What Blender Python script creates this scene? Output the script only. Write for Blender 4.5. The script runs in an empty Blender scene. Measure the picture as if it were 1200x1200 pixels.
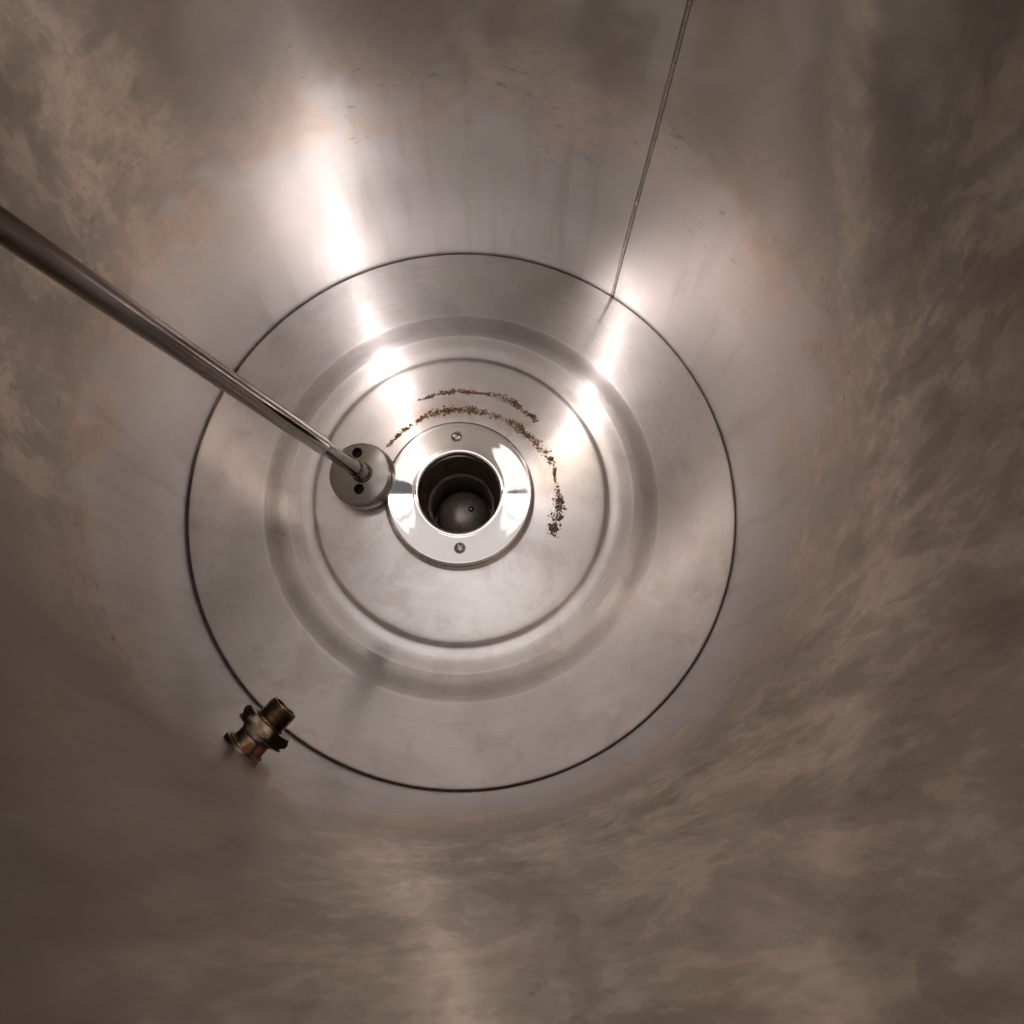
import bpy, bmesh, math, random
from mathutils import Vector, Matrix, noise
random.seed(7)
PI = math.pi
R = math.radians
C = bpy.context.scene.collection
scene = bpy.context.scene

# ------------------------------------------------------------------ camera
F = 1187.07                       # focal length in pixels of a 1200 px frame
CAM = Vector((0.02814, -0.15064, 0.72369))
ROT = Matrix(((0.99993632, 0.0, -0.01128495),
              (-0.00226149, 0.97971434, -0.20038638),
              (0.01105602, 0.20039914, 0.97965195)))
cd = bpy.data.cameras.new('camera'); cam = bpy.data.objects.new('camera', cd); C.objects.link(cam)
cd.sensor_fit = 'HORIZONTAL'; cd.sensor_width = 36.0; cd.lens = 36.0 * F / 1200
cd.clip_start = 0.005; cd.clip_end = 100
cam.matrix_world = Matrix.Translation(CAM) @ ROT.to_4x4()
scene.camera = cam

# ------------------------------------------------------------------ world (the pale room above the open tank)
w = bpy.data.worlds.new('World'); scene.world = w; w.use_nodes = True
bg = w.node_tree.nodes['Background']; bg.inputs[1].default_value = 1.0
_nt = w.node_tree; _tc = _nt.nodes.new('ShaderNodeTexCoord'); _sx = _nt.nodes.new('ShaderNodeSeparateXYZ'); _cr = _nt.nodes.new('ShaderNodeValToRGB')
_nt.links.new(_tc.outputs['Generated'], _sx.inputs[0]); _ma = _nt.nodes.new('ShaderNodeMath'); _ma.operation = 'MULTIPLY_ADD'; _ma.inputs[1].default_value = 0.5; _ma.inputs[2].default_value = 0.5; _nt.links.new(_sx.outputs[2], _ma.inputs[0]); _nt.links.new(_ma.outputs[0], _cr.inputs[0]); _nt.links.new(_cr.outputs[0], bg.inputs[0])
_e = _cr.color_ramp.elements; _e[0].position = 0.50; _e[0].color = (0.20, 0.19, 0.185, 1); _e[1].position = 0.925; _e[1].color = (1.04, 0.985, 0.965, 1)
_m = _e.new(0.44); _m.color = (0.55, 0.52, 0.51, 1)
_m = _e.new(0.725); _m.color = (0.42, 0.385, 0.37, 1)
scene.view_settings.view_transform = 'Standard'; scene.view_settings.look = 'None'
scene.view_settings.exposure = 0.22; scene.view_settings.gamma = 1.0
cy = scene.cycles
cy.max_bounces = 10; cy.glossy_bounces = 8; cy.diffuse_bounces = 5; cy.sample_clamp_indirect = 6.0
cy.caustics_reflective = True; cy.blur_glossy = 0.0
LAMP_STRENGTH = 2.4
# the two bright ceiling lamps behind the camera that draw the radial streaks
def area(name, az, ho, z, size, watts, col):
    ld = bpy.data.lights.new(name, 'AREA'); ld.shape = 'DISK'; ld.size = size; ld.energy = watts; ld.color = col
    o = bpy.data.objects.new(name, ld); C.objects.link(o)
    o.location = (ho * math.cos(R(az)), ho * math.sin(R(az)), z)
    o.rotation_euler = (Vector((0, 0, 0.3)) - o.location).to_track_quat('-Z', 'Y').to_euler(); return o
area('main_lamp', 302, 0.80, 2.0, 0.055, 21, (1.0, 0.98, 0.99))
area('second_lamp', 211, 0.92, 2.0, 0.065, 21, (1.0, 0.95, 0.92))

def ray(px, py):
    return (ROT @ Vector(((px - 600) / F, -(py - 600) / F, -1))).normalized()
def on_plane(px, py, z):
    d = ray(px, py); return CAM + d * ((z - CAM.z) / d.z)
def on_depth(px, py, depth):
    return CAM + ROT @ Vector(((px - 600) / F * depth, -(py - 600) / F * depth, -depth))

# ------------------------------------------------------------------ material helpers
class NT:
    def __init__(s, name):
        s.m = bpy.data.materials.new(name); s.m.use_nodes = True; s.t = s.m.node_tree
        s.b = s.t.nodes['Principled BSDF']
    def n(s, typ, **k):
        x = s.t.nodes.new(typ)
        for a, v in k.items():
            if a.startswith('_'): setattr(x, a[1:], v)
        return x
    def l(s, a, b): s.t.links.new(a, b)
    def val(s, sock, v):
        if hasattr(v, 'is_output') or isinstance(v, bpy.types.NodeSocket): s.l(v, sock)
        else: sock.default_value = v
    def math(s, op, a, b=0.0, c=None, clamp=False):
        x = s.t.nodes.new('ShaderNodeMath'); x.operation = op; x.use_clamp = clamp
        s.val(x.inputs[0], a); s.val(x.inputs[1], b)
        if c is not None: s.val(x.inputs[2], c)
        return x.outputs[0]
    def ramp(s, v, lo, hi, a=0.0, b=1.0, smooth=True):
        x = s.t.nodes.new('ShaderNodeMapRange'); x.interpolation_type = 'SMOOTHSTEP' if smooth else 'LINEAR'
        s.val(x.inputs[0], v); s.val(x.inputs[1], lo); s.val(x.inputs[2], hi); s.val(x.inputs[3], a); s.val(x.inputs[4], b)
        return x.outputs[0]
    def mix(s, f, a, b, mode='MIX'):
        x = s.t.nodes.new('ShaderNodeMix'); x.data_type = 'RGBA'; x.blend_type = mode
        s.val(x.inputs[0], f); s.val(x.inputs[6], a); s.val(x.inputs[7], b)
        return x.outputs[2]
    def coord(s, sx=1, sy=1, sz=1, off=(0, 0, 0)):
        t = s.t.nodes.new('ShaderNodeTexCoord'); m = s.t.nodes.new('ShaderNodeMapping')
        m.inputs['Scale'].default_value = (sx, sy, sz); m.inputs['Location'].default_value = off
        s.l(t.outputs['Object'], m.inputs[0]); return m.outputs[0]
    def noise(s, vec, scale, detail=5, rough=0.6, dist=0.0):
        x = s.t.nodes.new('ShaderNodeTexNoise'); s.l(vec, x.inputs['Vector'])
        x.inputs['Scale'].default_value = scale; x.inputs['Detail'].default_value = detail
        x.inputs['Roughness'].default_value = rough; x.inputs['Distortion'].default_value = dist
        return x.outputs[0]
    def sep(s, vec):
        x = s.t.nodes.new('ShaderNodeSeparateXYZ'); s.l(vec, x.inputs[0]); return x.outputs
    def comb(s, a, b, c):
        x = s.t.nodes.new('ShaderNodeCombineXYZ')
        for i, v in enumerate((a, b, c)): s.val(x.inputs[i], v)
        return x.outputs[0]
    def bump(s, h, strength, dist):
        x = s.t.nodes.new('ShaderNodeBump'); x.inputs['Strength'].default_value = strength
        x.inputs['Distance'].default_value = dist; s.l(h, x.inputs['Height']); s.nrm = x.outputs[0]; s.l(x.outputs[0], s.b.inputs['Normal'])
    def turned(s, aniso, rot=0.25):
        t = s.t.nodes.new('ShaderNodeTangent'); t.direction_type = 'RADIAL'; t.axis = 'Z'
        s.l(t.outputs[0], s.b.inputs['Tangent']); s.b.inputs['Anisotropic'].default_value = aniso
        s.b.inputs['Anisotropic Rotation'].default_value = rot
    def steel(s, col, rough, sharp=0.5, ra=0.17, aa=0.76, ab=0.42):
        """turned / brushed steel: a narrow lobe and a broad lobe, both stretched across the grooves"""
        t = s.t.nodes.new('ShaderNodeTangent'); t.direction_type = 'RADIAL'; t.axis = 'Z'
        out = s.t.nodes['Material Output']; s.t.nodes.remove(s.b)
        def lobe(r, a):
            g = s.t.nodes.new('ShaderNodeBsdfAnisotropic'); g.distribution = 'GGX'
            s.val(g.inputs['Color'], col); s.val(g.inputs['Roughness'], r); s.val(g.inputs['Anisotropy'], a)
            g.inputs['Rotation'].default_value = 0.0; s.l(t.outputs[0], g.inputs['Tangent'])
            if s.nrm is not None: s.l(s.nrm, g.inputs['Normal'])
            return g.outputs[0]
        mx = s.t.nodes.new('ShaderNodeMixShader'); s.val(mx.inputs[0], sharp)
        s.l(lobe(rough, ab), mx.inputs[1]); s.l(lobe(ra, aa), mx.inputs[2]); s.l(mx.outputs[0], out.inputs[0])
        return s.m
    nrm = None
    def set(s, **k):
        for a, v in k.items(): s.val(s.b.inputs[a.replace('_', ' ')], v)
        return s.m
def rgb(r, g, b): return (r, g, b, 1)

def m_simple(name, col, rough, metal=1.0, var=0.12, scale=60, bump=0.0):
    k = NT(name); v = k.coord()
    n1 = k.noise(v, scale, 6, 0.65)
    dark = tuple(c * (1 - 2.5 * var) for c in col)
    c = k.mix(k.ramp(n1, 0.35, 0.7), rgb(*dark), rgb(*col))
    k.set(Base_Color=c, Metallic=metal, Roughness=k.ramp(n1, 0.3, 0.7, rough * 1.25, rough * 0.85))
    if bump: k.bump(n1, bump, 0.001)
    return k

# ---- tank wall: brushed stainless, watermarked and stained above a tide line
def mat_wall():
    k = NT('stained_brushed_steel')
    z = k.sep(k.coord())[2]
    big = k.noise(k.coord(1, 1, 0.6, (3, 1, 0)), 11, 6, 0.55, 0.3)
    mid = k.noise(k.coord(1, 1, 0.75, (0, 5, 0)), 26, 7, 0.60, 0.35)
    fine = k.noise(k.coord(1, 1, 0.9, (7, 2, 0)), 85, 6, 0.62, 0.2)
    big2 = k.noise(k.coord(1, 1, 0.8, (11, 4, 2)), 6, 4, 0.55, 0.3)
    # tide line
    zz = k.math('ADD', z, k.math('MULTIPLY', k.math('SUBTRACT', mid, 0.5), 0.16))
    zz = k.math('ADD', zz, k.math('MULTIPLY', k.math('SUBTRACT', fine, 0.5), 0.06))
    zz = k.math('ADD', zz, k.math('MULTIPLY', k.math('SUBTRACT', big2, 0.5), 0.10))
    tide = k.math('ADD', k.ramp(zz, 0.11, 0.285, 0.0, 0.60), k.ramp(zz, 0.185, 0.225, 0.0, 0.40))
    clean = k.mix(k.ramp(big, 0.35, 0.7), rgb(0.53, 0.50, 0.485), rgb(0.59, 0.56, 0.55))
    dk = k.mix(k.ramp(big2, 0.4, 0.6), rgb(0.335, 0.295, 0.26), rgb(0.28, 0.258, 0.236))
    tan = k.mix(k.ramp(fine, 0.35, 0.65), rgb(0.43, 0.37, 0.30), rgb(0.53, 0.465, 0.38))
    tanf = k.ramp(k.math('ADD', k.math('ADD', k.math('MULTIPLY', big, 0.5), k.math('MULTIPLY', mid, 0.35)), k.math('MULTIPLY', fine, 0.15)), 0.485, 0.565)
    # where on the wall the pale scale sits: mostly the right and lower sides, some at far left, one run at upper right
    xx, yy, _z = k.sep(k.coord(5, 5, 5))
    def facing(deg, lo, hi):
        c = k.math('ADD', k.math('MULTIPLY', xx, math.cos(R(deg))), k.math('MULTIPLY', yy, math.sin(R(deg))))
        return k.ramp(c, lo, hi)
    # (x, y) / 0.2 is the unit direction on the wall
    run_c = k.math('ADD', k.math('MULTIPLY', xx, math.cos(R(118))), k.math('MULTIPLY', yy, math.sin(R(118))))
    run_c = k.math('SUBTRACT', run_c, k.math('MULTIPLY', k.math('SUBTRACT', z, 0.34), 3.0))
    run_c = k.math('ADD', run_c, k.math('MULTIPLY', k.math('SUBTRACT', mid, 0.5), 0.35))
    run = k.math('MULTIPLY', k.math('MULTIPLY', k.ramp(k.math('ABSOLUTE', run_c), 0.11, 0.02), facing(28, 0.55, 0.8)), k.ramp(z, 0.25, 0.31))
    where = k.math('ADD', k.math('ADD', facing(-45, 0.25, 0.8), facing(152, 0.90, 0.97)), 0.10, clamp=True)
    where = k.math('MAXIMUM', where, run)
    tanf = k.math('MAXIMUM', k.math('MULTIPLY', tanf, where), k.math('MULTIPLY', run, 0.85))
    lift = facing(-50, 0.2, 0.9)
    dk = k.mix(k.math('MULTIPLY', lift, 0.7), dk, rgb(0.45, 0.395, 0.34))
    st = k.mix(tanf, dk, tan)
    flk = k.noise(k.coord(1, 1, 0.42, (6, 7, 1)), 38, 9, 0.68, 0.35)
    flz = k.math('MULTIPLY', facing(-40, 0.35, 0.75), k.ramp(z, 0.22, 0.30))
    flz = k.math('MAXIMUM', flz, k.math('MULTIPLY', facing(165, 0.8, 0.95), 0.8))
    st = k.mix(k.math('MULTIPLY', k.math('MULTIPLY', k.ramp(flk, 0.50, 0.60), flz), 0.70), st, rgb(0.62, 0.53, 0.43))
    st = k.mix(k.math('MULTIPLY', k.math('MULTIPLY', k.ramp(flk, 0.48, 0.39), flz), 0.55), st, rgb(0.25, 0.215, 0.18))
    pinkf = k.ramp(k.noise(k.coord(1, 1, 1.1, (1, 9, 5)), 16, 6, 0.6, 0.3), 0.54, 0.70)
    st = k.mix(k.math('MULTIPLY', pinkf, 0.35), st, rgb(0.44, 0.34, 0.275))
    col = k.mix(tide, clean, st)
    # warm fringe of the tide line
    fr = k.math('MULTIPLY', k.ramp(zz, 0.15, 0.20), k.ramp(zz, 0.27, 0.215))
    fr = k.math('MULTIPLY', fr, k.ramp(mid, 0.42, 0.60))
    col = k.mix(k.math('MULTIPLY', fr, 0.55), col, rgb(0.60, 0.475, 0.385))
    # small scuffs and drips round the tide line
    fl = k.noise(k.coord(1, 1, 1.7, (2, 2, 8)), 70, 6, 0.76, 0.3)
    near = k.math('MULTIPLY', k.ramp(z, 0.10, 0.20), k.ramp(zz, 0.34, 0.22))
    fleck = k.math('MULTIPLY', k.math('MULTIPLY', k.ramp(fl, 0.60, 0.645), k.ramp(big, 0.44, 0.52)), near)
    col = k.mix(k.math('MULTIPLY', fleck, 0.7), col, rgb(0.24, 0.17, 0.125))
    drip = k.noise(k.coord(1, 1, 0.07, (5, 5, 5)), 75, 4, 0.6)
    col = k.mix(k.math('MULTIPLY', k.ramp(drip, 0.5, 0.75), 0.28), col, rgb(0.30, 0.245, 0.20))
    cloud = k.noise(k.coord(1, 1, 0.8, (8, 0, 3)), 140, 6, 0.7)
    col = k.mix(k.math('MULTIPLY', k.ramp(cloud, 0.35, 0.7), k.math('MULTIPLY', tide, 0.30)), col, rgb(0.30, 0.26, 0.215))
    pit = k.noise(k.coord(1, 1, 1.2, (4, 6, 1)), 160, 2, 0.5)
    col = k.mix(k.math('MULTIPLY', k.ramp(pit, 0.77, 0.80), 0.5), col, rgb(0.18, 0.13, 0.10))
    # vertical streaking of the brushing
    br = k.noise(k.coord(1, 1, 60), 14, 4, 0.6)
    rough = k.mix(tide, k.ramp(br, 0.3, 0.7, 0.29, 0.37), k.ramp(mid, 0.35, 0.65, 0.34, 0.52))
    k.bump(br, 0.03, 0.0004)
    return k.steel(col, rough, k.ramp(tide, 0, 1, 0.6, 0.42))

def mat_floor():
    k = NT('turned_steel')
    x, y, z = k.sep(k.coord())
    r = k.math('SQRT', k.math('ADD', k.math('MULTIPLY', x, x), k.math('MULTIPLY', y, y)))
    rings = k.noise(k.comb(k.math('MULTIPLY', r, 1.0), 0.0, 0.0), 900, 3, 0.7)
    rings2 = k.noise(k.comb(k.math('MULTIPLY', r, 1.0), 2.0, 0.0), 170, 3, 0.6)
    cl = k.noise(k.coord(1, 1, 1, (2, 3, 0)), 12, 7, 0.6, 0.4)
    cl2 = k.noise(k.coord(1, 1, 1, (6, 1, 0)), 40, 8, 0.7, 0.5)
    col = k.mix(k.ramp(cl, 0.44, 0.56), rgb(0.70, 0.66, 0.655), rgb(0.79, 0.75, 0.745))
    col = k.mix(k.math('MULTIPLY', k.ramp(cl2, 0.5, 0.66), 0.45), col, rgb(0.56, 0.49, 0.455))
    film = k.math('MULTIPLY', k.ramp(r, 0.0525, 0.060), k.ramp(r, 0.083, 0.066))
    film = k.math('MULTIPLY', film, k.ramp(k.math('ADD', k.math('MULTIPLY', x, 0.5 / 0.07), k.math('MULTIPLY', y, 0.866 / 0.07)), 0.1, 0.6))
    col = k.mix(k.math('MULTIPLY', film, k.ramp(cl2, 0.35, 0.65, 0.12, 0.55)), col, rgb(0.50, 0.36, 0.27))
    # limescale bloom and specks
    sp = k.noise(k.coord(1, 1, 1, (9, 9, 0)), 150, 3, 0.6, 0.4)
    col = k.mix(k.math('MULTIPLY', k.ramp(sp, 0.74, 0.78), 0.6), col, rgb(0.25, 0.17, 0.12))
    rough = k.math('ADD', k.ramp(rings, 0.3, 0.7, 0.26, 0.34), k.math('MULTIPLY', k.ramp(cl2, 0.45, 0.7), 0.08))
    k.bump(k.math('ADD', rings, k.math('MULTIPLY', rings2, 0.8)), 0.02, 0.0003)
    return k.steel(col, rough, 0.55)

M = {}
M['wall'] = mat_wall(); M['floor'] = mat_floor()
def mat_mirror():
    k = NT('polished_chrome'); n1 = k.noise(k.coord(), 35, 3, 0.5)
    k.set(Base_Color=rgb(0.90, 0.87, 0.87), Metallic=1.0, Roughness=k.ramp(n1, 0.3, 0.7, 0.015, 0.035)); k.bump(n1, 0.03, 0.0006)
    return k.m
M['mirror'] = mat_mirror()
k = m_simple('satin_steel', (0.50, 0.455, 0.43), 0.24, 1, 0.06, 40); k.turned(0.5); M['satin'] = k.m
M['disc'] = None
def mat_disc():
    k = NT('machined_steel'); x, y, z = k.sep(k.coord())
    r = k.math('SQRT', k.math('ADD', k.math('MULTIPLY', x, x), k.math('MULTIPLY', y, y)))
    n1 = k.noise(k.comb(r, 0.0, 0.0), 2500, 2, 0.6); n2 = k.noise(k.coord(), 60, 5, 0.6)
    k.turned(0.6); k.bump(n1, 0.06, 0.0002)
    k.set(Base_Color=k.mix(n2, rgb(0.33, 0.305, 0.29), rgb(0.38, 0.355, 0.34)), Metallic=1.0, Roughness=0.30)
    return k.m
M['disc'] = mat_disc()
M['rod'] = m_simple('polished_tube_steel', (0.27, 0.24, 0.225), 0.11, 1, 0.06, 25).m
M['dark'] = m_simple('dark_stained_bore', (0.12, 0.085, 0.07), 0.45, 0.5, 0.2, 120, 0.4).m
M['hole'] = m_simple('hole_shade_black', (0.012, 0.010, 0.010), 0.7, 0.0, 0.1).m  # near-black colour stands in for the shade inside holes
M['sump'] = m_simple('tarnished_steel', (0.60, 0.52, 0.48), 0.38, 0.55, 0.2, 70, 0.3).m
M['edge'] = m_simple('tarnished_edge', (0.26, 0.20, 0.16), 0.4, 1, 0.2, 300, 0.3).m
M['gapstrip'] = m_simple('dark_gap_strip', (0.15, 0.10, 0.08), 0.6, 0.0, 0.2, 200, 0.3).m
M['seam'] = m_simple('weld_steel', (0.50, 0.45, 0.42), 0.30, 1, 0.12, 200, 0.3).m
M['seamedge'] = m_simple('dark_weld_undercut', (0.16, 0.13, 0.115), 0.5, 0.8, 0.2, 200).m
M['screw'] = m_simple('bright_screw_steel', (0.62, 0.56, 0.54), 0.22, 1, 0.2, 300).m
M['brass'] = m_simple('tarnished_brass', (0.42, 0.31, 0.22), 0.32, 1, 0.22, 160, 0.4).m
def mat_rusty():
    k = NT('rust_marked_brass'); v = k.coord()
    a = k.noise(v, 110, 6, 0.65, 0.4); b = k.noise(v, 260, 5, 0.7)
    rustf = k.ramp(a, 0.47, 0.56)
    c = k.mix(rustf, k.mix(b, rgb(0.30, 0.24, 0.16), rgb(0.48, 0.40, 0.28)), k.mix(b, rgb(0.16, 0.045, 0.02), rgb(0.42, 0.13, 0.05)))
    k.bump(b, 0.5, 0.0006)
    k.set(Base_Color=c, Metallic=k.ramp(rustf, 0, 1, 1.0, 0.2), Roughness=k.ramp(rustf, 0, 1, 0.34, 0.75)); return k.m
M['rusty'] = mat_rusty()
M['nut'] = m_simple('dull_plated_steel', (0.42, 0.37, 0.33), 0.33, 1, 0.2, 150, 0.3).m
def mat_rust():
    k = NT('rust_crumbs'); v = k.coord(); a = k.noise(v, 500, 4, 0.7); b = k.noise(v, 60, 4, 0.6)
    c = k.mix(k.ramp(a, 0.35, 0.65), rgb(0.045, 0.024, 0.013), rgb(0.19, 0.105, 0.05))
    c = k.mix(k.ramp(b, 0.45, 0.65, 0, 0.5), c, rgb(0.20, 0.085, 0.035))
    k.set(Base_Color=c, Metallic=0.0, Roughness=0.8); return k.m
M['rust'] = mat_rust()
M['white'] = m_simple('white_enamel', (0.72, 0.70, 0.68), 0.4, 0.0, 0.03).m
M['refl_bar'] = m_simple('grey_paint', (0.22, 0.21, 0.21), 0.5, 0.0, 0.05).m
M['refl_panel'] = m_simple('pale_grey_paint', (0.80, 0.78, 0.78), 0.5, 0.0, 0.03).m
def mat_lamp():
    m = bpy.data.materials.new('lamp_diffuser'); m.use_nodes = True; b = m.node_tree.nodes['Principled BSDF']
    b.inputs['Base Color'].default_value = rgb(0.8, 0.8, 0.8); b.inputs['Emission Color'].default_value = rgb(1.0, 0.965, 0.95)
    b.inputs['Emission Strength'].default_value = LAMP_STRENGTH; return m
M['lamp'] = mat_lamp()

# ------------------------------------------------------------------ mesh helpers
def link(name, bm, mat, parent=None, sharp=35, loc=None):
    me = bpy.data.meshes.new(name); bmesh.ops.recalc_face_normals(bm, faces=bm.faces[:]) if getattr(bm, 'fixn', False) else None
    bm.to_mesh(me); bm.free()
    me.materials.append(M[mat])
    for p in me.polygons: p.use_smooth = True
    me.set_sharp_from_angle(angle=R(sharp))
    o = bpy.data.objects.new(name, me); C.objects.link(o)
    if parent: o.parent = parent
    if loc is not None: o.location = loc
    return o
def empty(name, loc=(0, 0, 0), quat=None, label=None, cat=None, group=None):
    o = bpy.data.objects.new(name, None); C.objects.link(o); o.location = loc; o.empty_display_size = 0.02
    if quat is not None: o.rotation_mode = 'QUATERNION'; o.rotation_quaternion = quat
    if label: o['label'] = label
    if cat: o['category'] = cat
    if group: o['group'] = group
    return o
def lathe(bm, prof, n=96, closed=False, flip=False):
    """prof: (r, z) list; r==0 collapses to a pole"""
    rings = []
    for r, z in prof:
        if r < 1e-7: rings.append([bm.verts.new((0, 0, z))])
        else: rings.append([bm.verts.new((r * math.cos(2 * PI * i / n), r * math.sin(2 * PI * i / n), z)) for i in range(n)])
    pairs = list(zip(rings, rings[1:]))
    if closed: pairs.append((rings[-1], rings[0]))
    for a, b in pairs:
        for i in range(n):
            j = (i + 1) % n
            vs = [a[0] if len(a) == 1 else a[i], b[0] if len(b) == 1 else b[i], b[0] if len(b) == 1 else b[j], a[0] if len(a) == 1 else a[j]]
            u = []
            for v in vs:
                if v not in u: u.append(v)
            if len(u) > 2:
                if flip: u.reverse()
                bm.faces.new(u)
    return rings
def B(): return bmesh.new()

def interp(prof, r):
    for (r0, z0), (r1, z1) in zip(prof, prof[1:]):
        if min(r0, r1) <= r <= max(r0, r1) and abs(r1 - r0) > 1e-9:
            return z0 + (z1 - z0) * (r - r0) / (r1 - r0)
    return 0.0
def smooth_prof(pts, sub=6):
    """Catmull-Rom through (r,z)"""
    out = []
    P = [pts[0]] + list(pts) + [pts[-1]]
    for i in range(1, len(P) - 2):
        p0, p1, p2, p3 = P[i - 1], P[i], P[i + 1], P[i + 2]
        for s in range(sub):
            t = s / sub
            out.append(tuple(0.5 * ((2 * p1[k]) + (-p0[k] + p2[k]) * t + (2 * p0[k] - 5 * p1[k] + 4 * p2[k] - p3[k]) * t * t + (-p0[k] + 3 * p1[k] - 3 * p2[k] + p3[k]) * t ** 3) for k in range(2)))
    out.append(tuple(pts[-1]))
    return out

# ------------------------------------------------------------------ the tank
tank = empty('steel_tank', label='round brushed stainless steel tank seen from above, with stained wall and stepped bottom', cat='tank')
RW = 0.200; RIM = 0.655
bm = B()
wp = [(RW, -0.012)] + [(RW, z / 100) for z in range(0, 66, 3)] + [(RW, RIM - 0.004), (RW + 0.001, RIM - 0.001), (RW + 0.004, RIM), (RW + 0.022, RIM),
      (RW + 0.024, RIM - 0.002), (RW + 0.024, RIM - 0.012), (RW + 0.022, RIM - 0.012), (RW + 0.022, RIM - 0.003), (RW + 0.003, RIM - 0.003), (RW + 0.003, -0.012)]
wp[-11:] = wp[-11:]
seen = []; 
for q in wp:
    if not seen or (abs(q[0] - seen[-1][0]) + abs(q[1] - seen[-1][1])) > 1e-5: seen.append(q)
lathe(bm, seen, 192, closed=True, flip=False)
link('wall', bm, 'wall', tank, 40)

# bottom plate: low stepped dome
FLOOR = smooth_prof([(0.0500, 0.0392), (0.0700, 0.0378), (0.0980, 0.0350)], 4)[:-1] + \
        smooth_prof([(0.0980, 0.0350), (0.1002, 0.0345), (0.1016, 0.0333), (0.1030, 0.0316), (0.1048, 0.0308), (0.1120, 0.0303), (0.1195, 0.0290),
                     (0.1225, 0.0284), (0.1280, 0.0264), (0.1350, 0.0228), (0.1395, 0.0208), (0.1430, 0.0198), (0.1600, 0.0145), (0.1800, 0.0080), (0.1955, 0.0026), (0.1980, 0.0014), (0.1989, -0.0002), (0.1991, -0.0060)], 5)
bm = B(); lathe(bm, FLOOR, 192, flip=True); link('bottom_plate', bm, 'floor', tank, 50, (0.0004, 0.0005, 0))
# dark brown strip filling the gap round the plate
bm = B(); lathe(bm, [(0.1980, -0.0055), (0.1989, -0.0016), (0.1993, -0.0007), (0.1997, -0.0008), (0.2004, -0.0040)], 160, flip=True)
link('edge_gap_strip', bm, 'gapstrip', tank)
# welded seam: a flat bead with two fine grooves standing proud of the wall
def floor_z(r): return interp(FLOOR, r)
a0 = R(55.5); bm = B()
prof = [(-0.00105, 0.0), (-0.00095, 0.00010), (-0.0007, 0.00030), (-0.0003, 0.00036), (0.0, 0.00036), (0.0003, 0.00034), (0.0007, 0.00030), (0.00095, 0.00010), (0.00105, 0.0)]
prev = None
for i in range(0, 131):
    z = 0.0005 + i * 0.005
    if z > RIM - 0.006: break
    row = []
    for t, h in prof:
        wob = 0.00010 * noise.noise(Vector((0, 3, z * 60))); ang = a0 + (t + wob) / RW + 0.0035 * noise.noise(Vector((9, 1, z * 5)))
        rr = RW - 0.00002 - h * (0.9 + 0.25 * noise.noise(Vector((t * 900, 0, z * 120)))) if h > 0 else RW + 0.0002
        row.append(bm.verts.new((rr * math.cos(ang), rr * math.sin(ang), z)))
    if prev:
        for j in range(len(row) - 1): bm.faces.new((prev[j], row[j], row[j + 1], prev[j + 1]))
    prev = row
link('weld_seam', bm, 'seam', tank, 60)
for side in (-1, 1):
    bm = B(); prev = None
    for i in range(0, 260):
        z = 0.0005 + i * 0.0025
        if z > RIM - 0.006: break
        jit = 0.0035 * noise.noise(Vector((9, 1, z * 5)))
        wd = 0.00026 + 0.00016 * noise.noise(Vector((side * 4, 2, z * 90))) + 0.0002 * noise.noise(Vector((side * 9, 2, z * 14)))
        row = [bm.verts.new(((RW - h) * math.cos(a0 + jit + t / RW), (RW - h) * math.sin(a0 + jit + t / RW), z)) for t, h in ((side * 0.00110 - wd, -0.0001), (side * 0.00110 - wd * 0.8, 0.00012), (side * 0.00110 + wd * 0.8, 0.00012), (side * 0.00110 + wd, -0.0001))]
        if prev:
            for j in range(3): bm.faces.new((prev[j], row[j], row[j + 1], prev[j + 1]))
        prev = row
    link('seam_edge', bm, 'seamedge', tank, 60)

# ------------------------------------------------------------------ the polished collar in the middle and its sump
collar = empty('drain_collar', (0, 0, 0.0385), label='mirror polished round collar with two cross head screws around the dark central drain hole', cat='drain collar')
z0 = 0.0385
bm = B()
pr = smooth_prof([(0.0268, 0.0466), (0.0270, 0.0505), (0.0275, 0.0527), (0.0284, 0.05365), (0.0296, 0.05385), (0.0320, 0.05370), (0.0360, 0.05362), (0.0420, 0.05358), (0.0475, 0.05355), (0.0488, 0.0533), (0.0495, 0.0520), (0.0497, 0.0508)], 5)
pr = [(r, z - z0) for r, z in pr]
lathe(bm, pr, 160, flip=True); link('collar_plate', bm, 'mirror', collar, 50)
bm = B()
lathe(bm, [(r, z - z0) for r, z in [(0.0485, 0.0506), (0.0500, 0.0504), (0.0508, 0.0497), (0.0510, 0.0480), (0.0510, 0.0450), (0.0513, 0.0440), (0.0517, 0.0425), (0.0517, 0.0385)]], 160, flip=True)
link('collar_base', bm, 'satin', collar, 50)
bm = B(); lathe(bm, [(r, z - z0) for r, z in [(0.0269, 0.0480), (0.0266, 0.030), (0.0236, 0.0108), (0.0222, 0.0104)]], 96, flip=True); link('bore', bm, 'dark', collar, 50)
bm = B(); lathe(bm, [(r, z - z0) for r, z in [(0.0222, 0.0098), (0.0222, 0.0104), (0.0219, 0.01065), (0.0215, 0.0104), (0.0214, 0.0085)]], 96, flip=True); link('bore_ledge', bm, 'edge', collar, 50)
bm = B(); lathe(bm, [(r, z - z0) for r, z in [(0.0215, 0.0092), (0.0213, -0.020), (0.0213, -0.043)]], 96, flip=True); link('lower_bore', bm, 'dark', collar, 50)
bm = B(); lathe(bm, smooth_prof([(r, z - z0) for r, z in [(0.0212, -0.0420), (0.0204, -0.0340), (0.0185, -0.0270), (0.0155, -0.0228), (0.0110, -0.0196), (0.0060, -0.0178), (0.0, -0.0172)]], 4), 96, flip=True)
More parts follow.
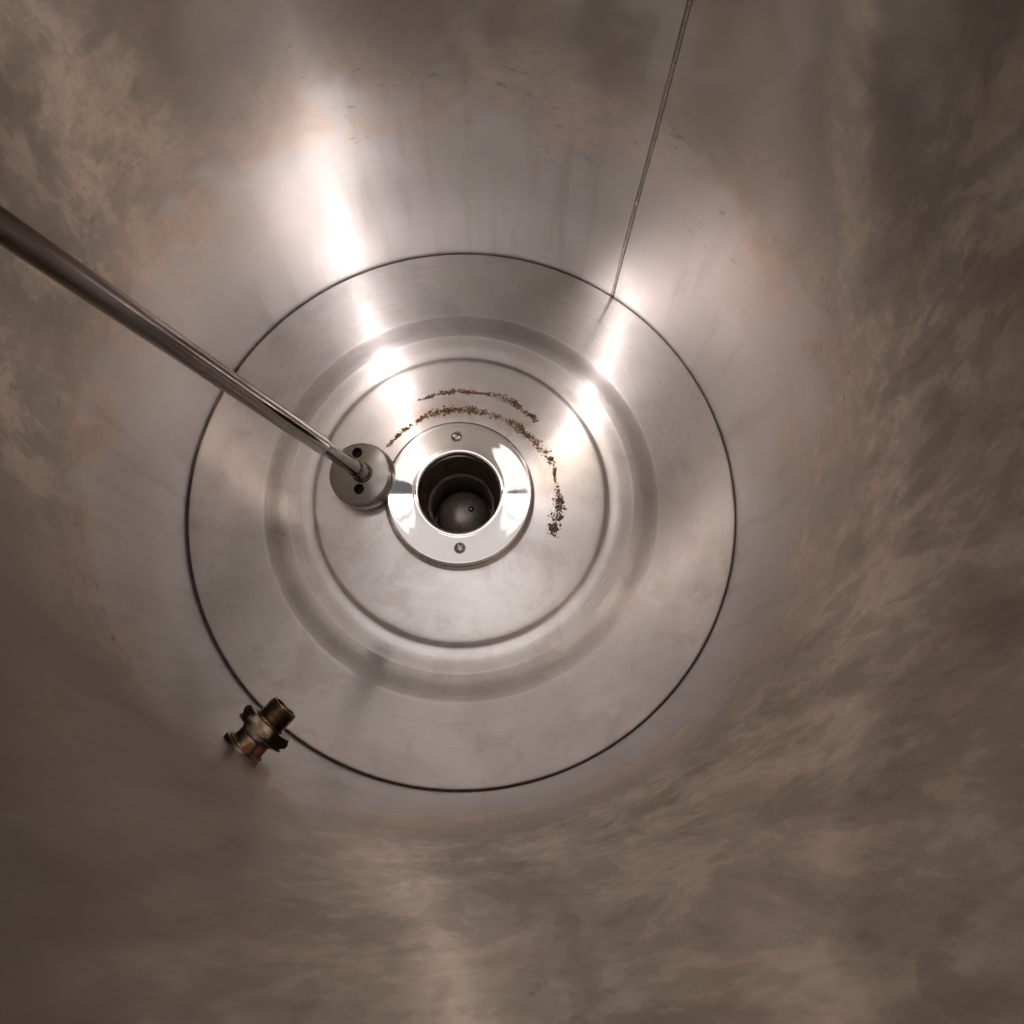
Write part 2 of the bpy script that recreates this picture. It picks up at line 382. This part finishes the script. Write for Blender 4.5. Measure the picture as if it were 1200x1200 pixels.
link('sump_cap', bm, 'sump', collar, 50)
bm = B(); lathe(bm, [(0.0, 0.0030), (0.0012, 0.0028), (0.0020, 0.0018), (0.0022, 0.0)], 24); bmesh.ops.recalc_face_normals(bm, faces=bm.faces[:])
o = link('cap_rivet', bm, 'screw', collar, 50, (0.006, 0.003, -0.0180 - z0))
def screw_bm(r=0.0033, h=0.0017):
    bm = B(); nr, na = 16, 64; rows = []
    for i in range(nr + 1):
        rr = r * i / nr; row = []
        for j in range(na):
            a = 2 * PI * j / na; x, y = rr * math.cos(a), rr * math.sin(a)
            z = h * math.sqrt(max(0, 1 - (rr / r) ** 2.6 * 0.98)) 
            arm = (abs(x) < 0.00042 and abs(y) < 0.0019) or (abs(y) < 0.00042 and abs(x) < 0.0019)
            if arm: z -= 0.0011
            row.append(bm.verts.new((x, y, z)))
        rows.append(row)
    for a, b in zip(rows, rows[1:]):
        for j in range(na): bm.faces.new((a[j], b[j], b[(j + 1) % na], a[(j + 1) % na]))
    last = rows[-1]; low = [bm.verts.new((v.co.x, v.co.y, -0.0004)) for v in last]
    for j in range(na): bm.faces.new((last[j], low[j], low[(j + 1) % na], last[(j + 1) % na]))
    bmesh.ops.remove_doubles(bm, verts=bm.verts[:], dist=1e-7)
    return bm
s1 = link('screw', screw_bm(), 'screw', collar, 40)
p = on_plane(535, 511.5, 0.0545); s1.location = (p.x, p.y, 0.0534 - z0); s1.rotation_euler = (0, 0, 0.7)
s2 = s1.copy(); C.objects.link(s2); s2.parent = collar
p = on_plane(538.7, 642, 0.0545); s2.location = (p.x, p.y, 0.0534 - z0); s2.rotation_euler = (0, 0, 0.2)
# dark countersink round each screw
bm = B(); lathe(bm, [(0.0031, 0.0002), (0.0033, 0.00045), (0.0037, 0.00045), (0.0040, 0.0001)], 48, flip=True)
for i, s in enumerate((s1, s2)):
    if i == 0: wsh = link('screw_washer', bm, 'nut', collar, 40)
    else: w2 = wsh.copy(); C.objects.link(w2); w2.parent = collar; wsh = w2
    wsh.location = s.location + Vector((0, 0, 0.0))

# ------------------------------------------------------------------ level probe: long tube ending in a drilled disc
top = on_depth(0, 264, 0.322)
foot = on_plane(424.5, 554, 0.0620)
ax = (top - foot).normalized()
L = (top - foot).length + 0.15
def along(px):
    a, b = 0.0, L
    for _ in range(40):
        m = (a + b) / 2; v = ROT.transposed() @ (foot + ax * m - CAM)
        if 600 + F * v.x / -v.z > px: a = m
        else: b = m
    return a
LS = along(378)
q = Vector((0, 0, 1)).rotation_difference(ax)
probe = empty('level_probe', foot - ax * 0.0, q, 'long slanting steel tube from upper left ending in a small drilled round disc', 'probe')
bm = B()
lathe(bm, [(0.0, 0.0)] + [(0.0, 0.0)] if False else [(0.0047, 0.004), (0.0047, LS), (0.0051, LS + 0.001), (0.0054, LS + 0.003), (0.0054, L)], 40)
link('tube', bm, 'rod', probe, 60)
bm = B(); lathe(bm, smooth_prof([(0.0049, 0.0155), (0.0054, 0.015), (0.0056, 0.013), (0.0055, 0.006), (0.0057, 0.0045), (0.0066, 0.0028), (0.0068, 0.0015), (0.0072, -0.0004)], 3), 48)
bmesh.ops.recalc_face_normals(bm, faces=bm.faces[:]); link('tube_collar', bm, 'rod', probe, 60)
# disc with two drilled holes (real holes through a flat top)
def disc_top(bm, Rd, holes, rh):
    """flat annular top with round holes, by triangulating loops"""
    edges = []
    def loop(cx, cyy, r, n, z=0.0):
        vs = [bm.verts.new((cx + r * math.cos(2 * PI * i / n), cyy + r * math.sin(2 * PI * i / n), z)) for i in range(n)]
        for i in range(n): edges.append(bm.edges.new((vs[i], vs[(i + 1) % n])))
        return vs
    outer = loop(0, 0, Rd, 96); hs = [loop(cx, cyy, rh, 32) for cx, cyy in holes]
    bmesh.ops.triangle_fill(bm, edges=edges, use_beauty=True, use_dissolve=False)
    return outer, hs
# hole positions: in the image the holes lie above and below the tube
inv = q.inverted()
def to_local(px, py):
    d = ray(px, py); n = ax; t = (foot - CAM).dot(n) / d.dot(n); P = CAM + d * t
    v = inv @ (P - foot); return (v.x, v.y)
holes = [to_local(418.5, 530.5), to_local(420.5, 573)]
dc = to_local(420.5, 554.5); dcx, dcy = dc
RD = 0.0200
bm = B()
holes_l = [(hx - dcx, hy - dcy) for hx, hy in holes]
outer, hs = disc_top(bm, RD, holes_l, 0.0036)
for vs in hs:
    lo = [bm.verts.new((v.co.x, v.co.y, -0.0085)) for v in vs]; n = len(vs)
    for i in range(n): bm.faces.new((vs[i], lo[i], lo[(i + 1) % n], vs[(i + 1) % n]))
prd = [(RD, 0.0), (RD + 0.0007, -0.0004), (RD + 0.0010, -0.0011), (RD + 0.0011, -0.0030), (RD + 0.0008, -0.0044), (RD + 0.0014, -0.0052), (RD + 0.0020, -0.0064), (RD + 0.0020, -0.0150), (RD + 0.0012, -0.0168), (RD - 0.003, -0.0176), (0.0, -0.0176)]
prev = outer; n = len(outer)
for r, z in prd[1:]:
    if r < 1e-6:
        bm.faces.new(list(prev)); break
    cur = [bm.verts.new((r * math.cos(2 * PI * i / n), r * math.sin(2 * PI * i / n), z)) for i in range(n)]
    for i in range(n): bm.faces.new((prev[i], cur[i], cur[(i + 1) % n], prev[(i + 1) % n]))
    prev = cur
bmesh.ops.recalc_face_normals(bm, faces=bm.faces[:])
disc = link('disc', bm, 'disc', probe, 30, (dcx, dcy, 0))
for hx, hy in holes_l:
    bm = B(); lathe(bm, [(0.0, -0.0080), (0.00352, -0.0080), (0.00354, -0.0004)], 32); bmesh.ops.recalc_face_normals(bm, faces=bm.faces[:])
    link('hole_shade_liner', bm, 'hole', disc, 40, (hx, hy, 0))  # black liner over the hole wall, shade put in as colour

# ------------------------------------------------------------------ brass bulkhead fitting low on the wall
ZF = 0.160
def P_at(px, py): return on_plane(px, py, ZF)
pe = P_at(334.5, 828); pn = P_at(290, 874)
axf = (pe - pn); axf.z = 0; axf.normalize()
# run the axis back to the wall
t = 0.0; q0 = pn.copy()
while math.hypot(q0.x, q0.y) < RW and t < 0.2: q0 -= axf * 0.0005; t += 0.0005
base = q0 + axf * 0.0005
Lf = (pe - base).length
qf = Vector((0, 0, 1)).rotation_difference(axf)
fit = empty('brass_fitting', base, qf, 'small tarnished brass threaded pipe fitting with nuts low on the tank wall', 'pipe fitting')
print('fitting length', Lf, 'axis', axf, 'base', base)
def hexnut(bm, r, h0, h1, n=6, rot=0.0, ch=0.0012, inner=0.0):
    """hexagonal prism with chamfered corners"""
    N = n * 8; rc = r * math.cos(PI / n)
    def rad(a, lim):
        a = (a - rot) % (2 * PI / n) - PI / n
        return min(rc / math.cos(a), lim)
    rows = []
    for z, lim in ((h0, rc * 1.0), (h0 + ch, r), (h1 - ch, r), (h1, rc * 1.0)):
        rows.append([bm.verts.new((rad(2 * PI * i / N, lim) * math.cos(2 * PI * i / N), rad(2 * PI * i / N, lim) * math.sin(2 * PI * i / N), z)) for i in range(N)])
    for a, b in zip(rows, rows[1:]):
        for i in range(N): bm.faces.new((a[i], a[(i + 1) % N], b[(i + 1) % N], b[i]))
    bm.faces.new(rows[0][::-1]); bm.faces.new(rows[-1])
def cyl(bm, prof, n=48): lathe(bm, prof, n); 
def fin(name, bm, mat, sharp=30, seg=None):
    bmesh.ops.recalc_face_normals(bm, faces=bm.faces[:]); return link(name, bm, mat, fit, sharp)
s = Lf / 0.040          # lengths along the axis follow the photographed length
bm = B(); lathe(bm, [(0, -0.004), (0.0108, -0.004), (0.0110, 0.001 * s), (0.0112, 0.002 * s), (0.0108, 0.0028 * s), (0.0094, 0.003 * s), (0.0092, 0.0105 * s), (0.0084, 0.0115 * s), (0, 0.0115 * s)], 64)
fin('rusty_collar', bm, 'rusty', 30)
bm = B(); lathe(bm, [(0, -0.006), (0.0128, -0.006), (0.0130, 0.0004), (0.0126, 0.0010), (0.0112, 0.0012), (0, 0.0012)], 64); fin('wall_flange', bm, 'nut', 30)
bm = B(); hexnut(bm, 0.0112, 0.0118 * s, 0.0152 * s, rot=0.25); fin('rear_nut', bm, 'nut', 25)
bm = B(); lathe(bm, [(0.004, 0.0155 * s), (0.0148, 0.0150 * s), (0.0151, 0.0156 * s), (0.0148, 0.0162 * s), (0.004, 0.0167 * s)], 64); fin('washer', bm, 'nut', 30)
_pl = qf.inverted() @ axf.cross(Vector((0, 0, 1))); HR = math.atan2(_pl.y, _pl.x)
bm = B(); hexnut(bm, 0.0162, 0.0165 * s, 0.0252 * s, rot=HR, ch=0.0022); fin('hex_nut', bm, 'brass', 25)
# neck and threaded spout, hollow, with cut thread rings
prt = [(0.0098, 0.0245 * s), (0.0090, 0.0262 * s)]
zt = 0.0266 * s; pitch = 0.00115; end = 0.0400 * s
while zt + pitch < end - 0.0008:
    prt += [(0.0078, zt), (0.0085, zt + pitch * 0.45), (0.0085, zt + pitch * 0.6)]; zt += pitch
prt += [(0.0076, zt), (0.0079, end - 0.0004), (0.0077, end), (0.0066, end), (0.0063, end - 0.0006), (0.0062, 0.0270 * s), (0.0, 0.0268 * s)]
bm = B(); lathe(bm, prt, 64); fin('threaded_spout', bm, 'brass', 22)
bm = B(); lathe(bm, [(0.0, 0.0275 * s), (0.0054, 0.0276 * s)], 32); fin('spout_shade_disc', bm, 'hole')  # black disc paints the shade deep inside the spout

# ------------------------------------------------------------------ rust crumbs in two arcs round the collar
def arc_points(pts, step=0.0006):
    W = []
    for px, py, wd, dens in pts:
        z = 0.037
        for _ in range(3):
            P = on_plane(px, py, z); z = floor_z(math.hypot(P.x, P.y))
        W.append((P.x, P.y, wd, dens))
    out = []
    for a, b in zip(W, W[1:]):
        n = max(1, int(math.hypot(b[0] - a[0], b[1] - a[1]) / step))
        for i in range(n):
            t = i / n; out.append(tuple(a[k] + (b[k] - a[k]) * t for k in range(4)))
    return out
def crumbs(pts, name, label, seed):
    rnd = random.Random(seed); bm = B(); wp = 0.67 / F   # metres per pixel down there
    for x, y, wd, dens in arc_points(pts):
        # ragged patches: noise-driven gaps
        gate = noise.noise(Vector((x * 260, y * 260, seed))) * 1.15 + 0.5
        m = int(dens * max(0.15, gate + 0.15) * 22 + rnd.random())
        rr = math.hypot(x, y); nx, ny = x / rr, y / rr
        off0 = noise.noise(Vector((x * 120, y * 120, seed + 5))) * wd * 0.35
        for _ in range(m):
            o = (rnd.gauss(0, 0.30) * wd + off0) * wp; al = rnd.uniform(-1, 1) * 0.0006
            X, Y = x + nx * o - ny * al, y + ny * o + nx * al
            sz = rnd.choice((0.00012, 0.00018, 0.00022, 0.0003, 0.0003, 0.0004, 0.0005, 0.0006, 0.0010)) * rnd.uniform(0.8, 1.25)
            Z = floor_z(math.hypot(X, Y))
            ring = [bm.verts.new((X + sz * rnd.uniform(0.7, 1.4) * math.cos(k * PI / 2.5 + rnd.random() * 0.6), Y + sz * rnd.uniform(0.7, 1.4) * math.sin(k * PI / 2.5 + rnd.random() * 0.6), Z - 0.00005)) for k in range(5)]
            t = bm.verts.new((X + rnd.uniform(-.3, .3) * sz, Y + rnd.uniform(-.3, .3) * sz, Z + min(sz, 0.0004) * rnd.uniform(0.4, 0.9)))
            for k in range(5): bm.faces.new((ring[k], ring[(k + 1) % 5], t))
    o = link(name, bm, 'rust', None, 20); o['kind'] = 'stuff'; o['label'] = label; o['category'] = 'rust'
    return o
inner = [(453, 523, 5, .7), (460, 516, 4, .3), (472, 506, 4, .6), (488, 494, 4, .5), (505, 485.5, 8, .8), (518, 482, 9, 1), (530, 480.5, 8, .9), (543, 480.5, 7, .9), (555, 481, 8, 1), (568, 484, 7, .8),
         (580, 487.5, 6, .6), (595, 494, 8, 1), (609, 502.5, 10, 1.2), (620, 511, 8, .9), (630, 520, 9, 1.0), (638, 530, 9, 1), (645, 541, 9, 1.2), (648.5, 551, 6, 1), (650, 560, 3, .3), (652, 570, 5, .25),
         (654.5, 580, 7, 1.1), (656, 590, 11, 1.9), (655, 600, 13, 1.8), (652, 610, 13, 1.3), (649.5, 620, 11, 1.6), (647.5, 628, 8, 1.6)]
outer_ = [(488, 469.5, 2, .25), (500, 466.5, 3, .3), (513, 462, 5, .7), (522, 460, 7, 1), (535, 459, 5, .8), (545, 459.5, 5, 1), (556, 460.5, 3, .8), (568, 462, 3, .3), (576, 462.5, 7, .9), (588, 466, 7, .8), (598, 471, 7, 1.1),
          (608, 477, 7, 1), (617, 482.5, 6, .9), (625, 488, 6, 1), (630, 494, 6, .5)]
crumbs(inner, 'rust_deposit', 'long brown arc of rust crumbs close around the polished collar', 3)
crumbs(outer_, 'rust_deposit', 'shorter fainter brown arc of rust crumbs above the longer one', 8)

# ------------------------------------------------------------------ lamp above the tank; unseen bar and panel added to shape collar reflections
lamp = empty('ceiling_lamp', (-0.10, 0.445, 2.2), None, 'bright rectangular ceiling lamp above the open tank, mirrored in the polished collar', 'ceiling lamp')
def box(bm, x0, x1, y0, y1, z0_, z1):
    r = bmesh.ops.create_cube(bm, size=1)['verts']
    for v in r: v.co = Vector(((x0 + x1) / 2 + v.co.x * (x1 - x0), (y0 + y1) / 2 + v.co.y * (y1 - y0), (z0_ + z1) / 2 + v.co.z * (z1 - z0_)))
bm = B(); box(bm, -1.0, 1.1, -0.03, 0.03, 0.002, 0.012); link('diffuser', bm, 'lamp', lamp)
bm = B(); box(bm, -1.02, 1.12, -0.035, 0.035, 0.014, 0.07); link('housing', bm, 'white', lamp)
refl_bar = B(); box(refl_bar, -1.2, 1.2, 0.473, 0.518, 2.25, 2.31); bmesh.ops.rotate(refl_bar, verts=refl_bar.verts[:], cent=(-0.085, 0.495, 2.25), matrix=Matrix.Rotation(-0.085, 3, 'Z'))  # unseen bar added to give the dark band mirrored in the collar
o = link('reflection_bar', refl_bar, 'refl_bar'); o['label'] = 'unseen dark grey bar added above the tank to darken a band mirrored in the polished collar'; o['category'] = 'refl_bar'

refl_panel = B(); box(refl_panel, -1.2, 1.2, 0.06, 0.372, 2.26, 2.40)  # unseen panel added to grey the collar's lower reflection
bmesh.ops.rotate(refl_panel, verts=refl_panel.verts[:], cent=(-0.085, 0.372, 2.25), matrix=Matrix.Rotation(-0.03, 3, 'Z'))
o = link('reflection_panel', refl_panel, 'refl_panel'); o['label'] = 'unseen pale grey panel added above the tank to grey the reflection in the lower polished collar'; o['category'] = 'refl_panel'
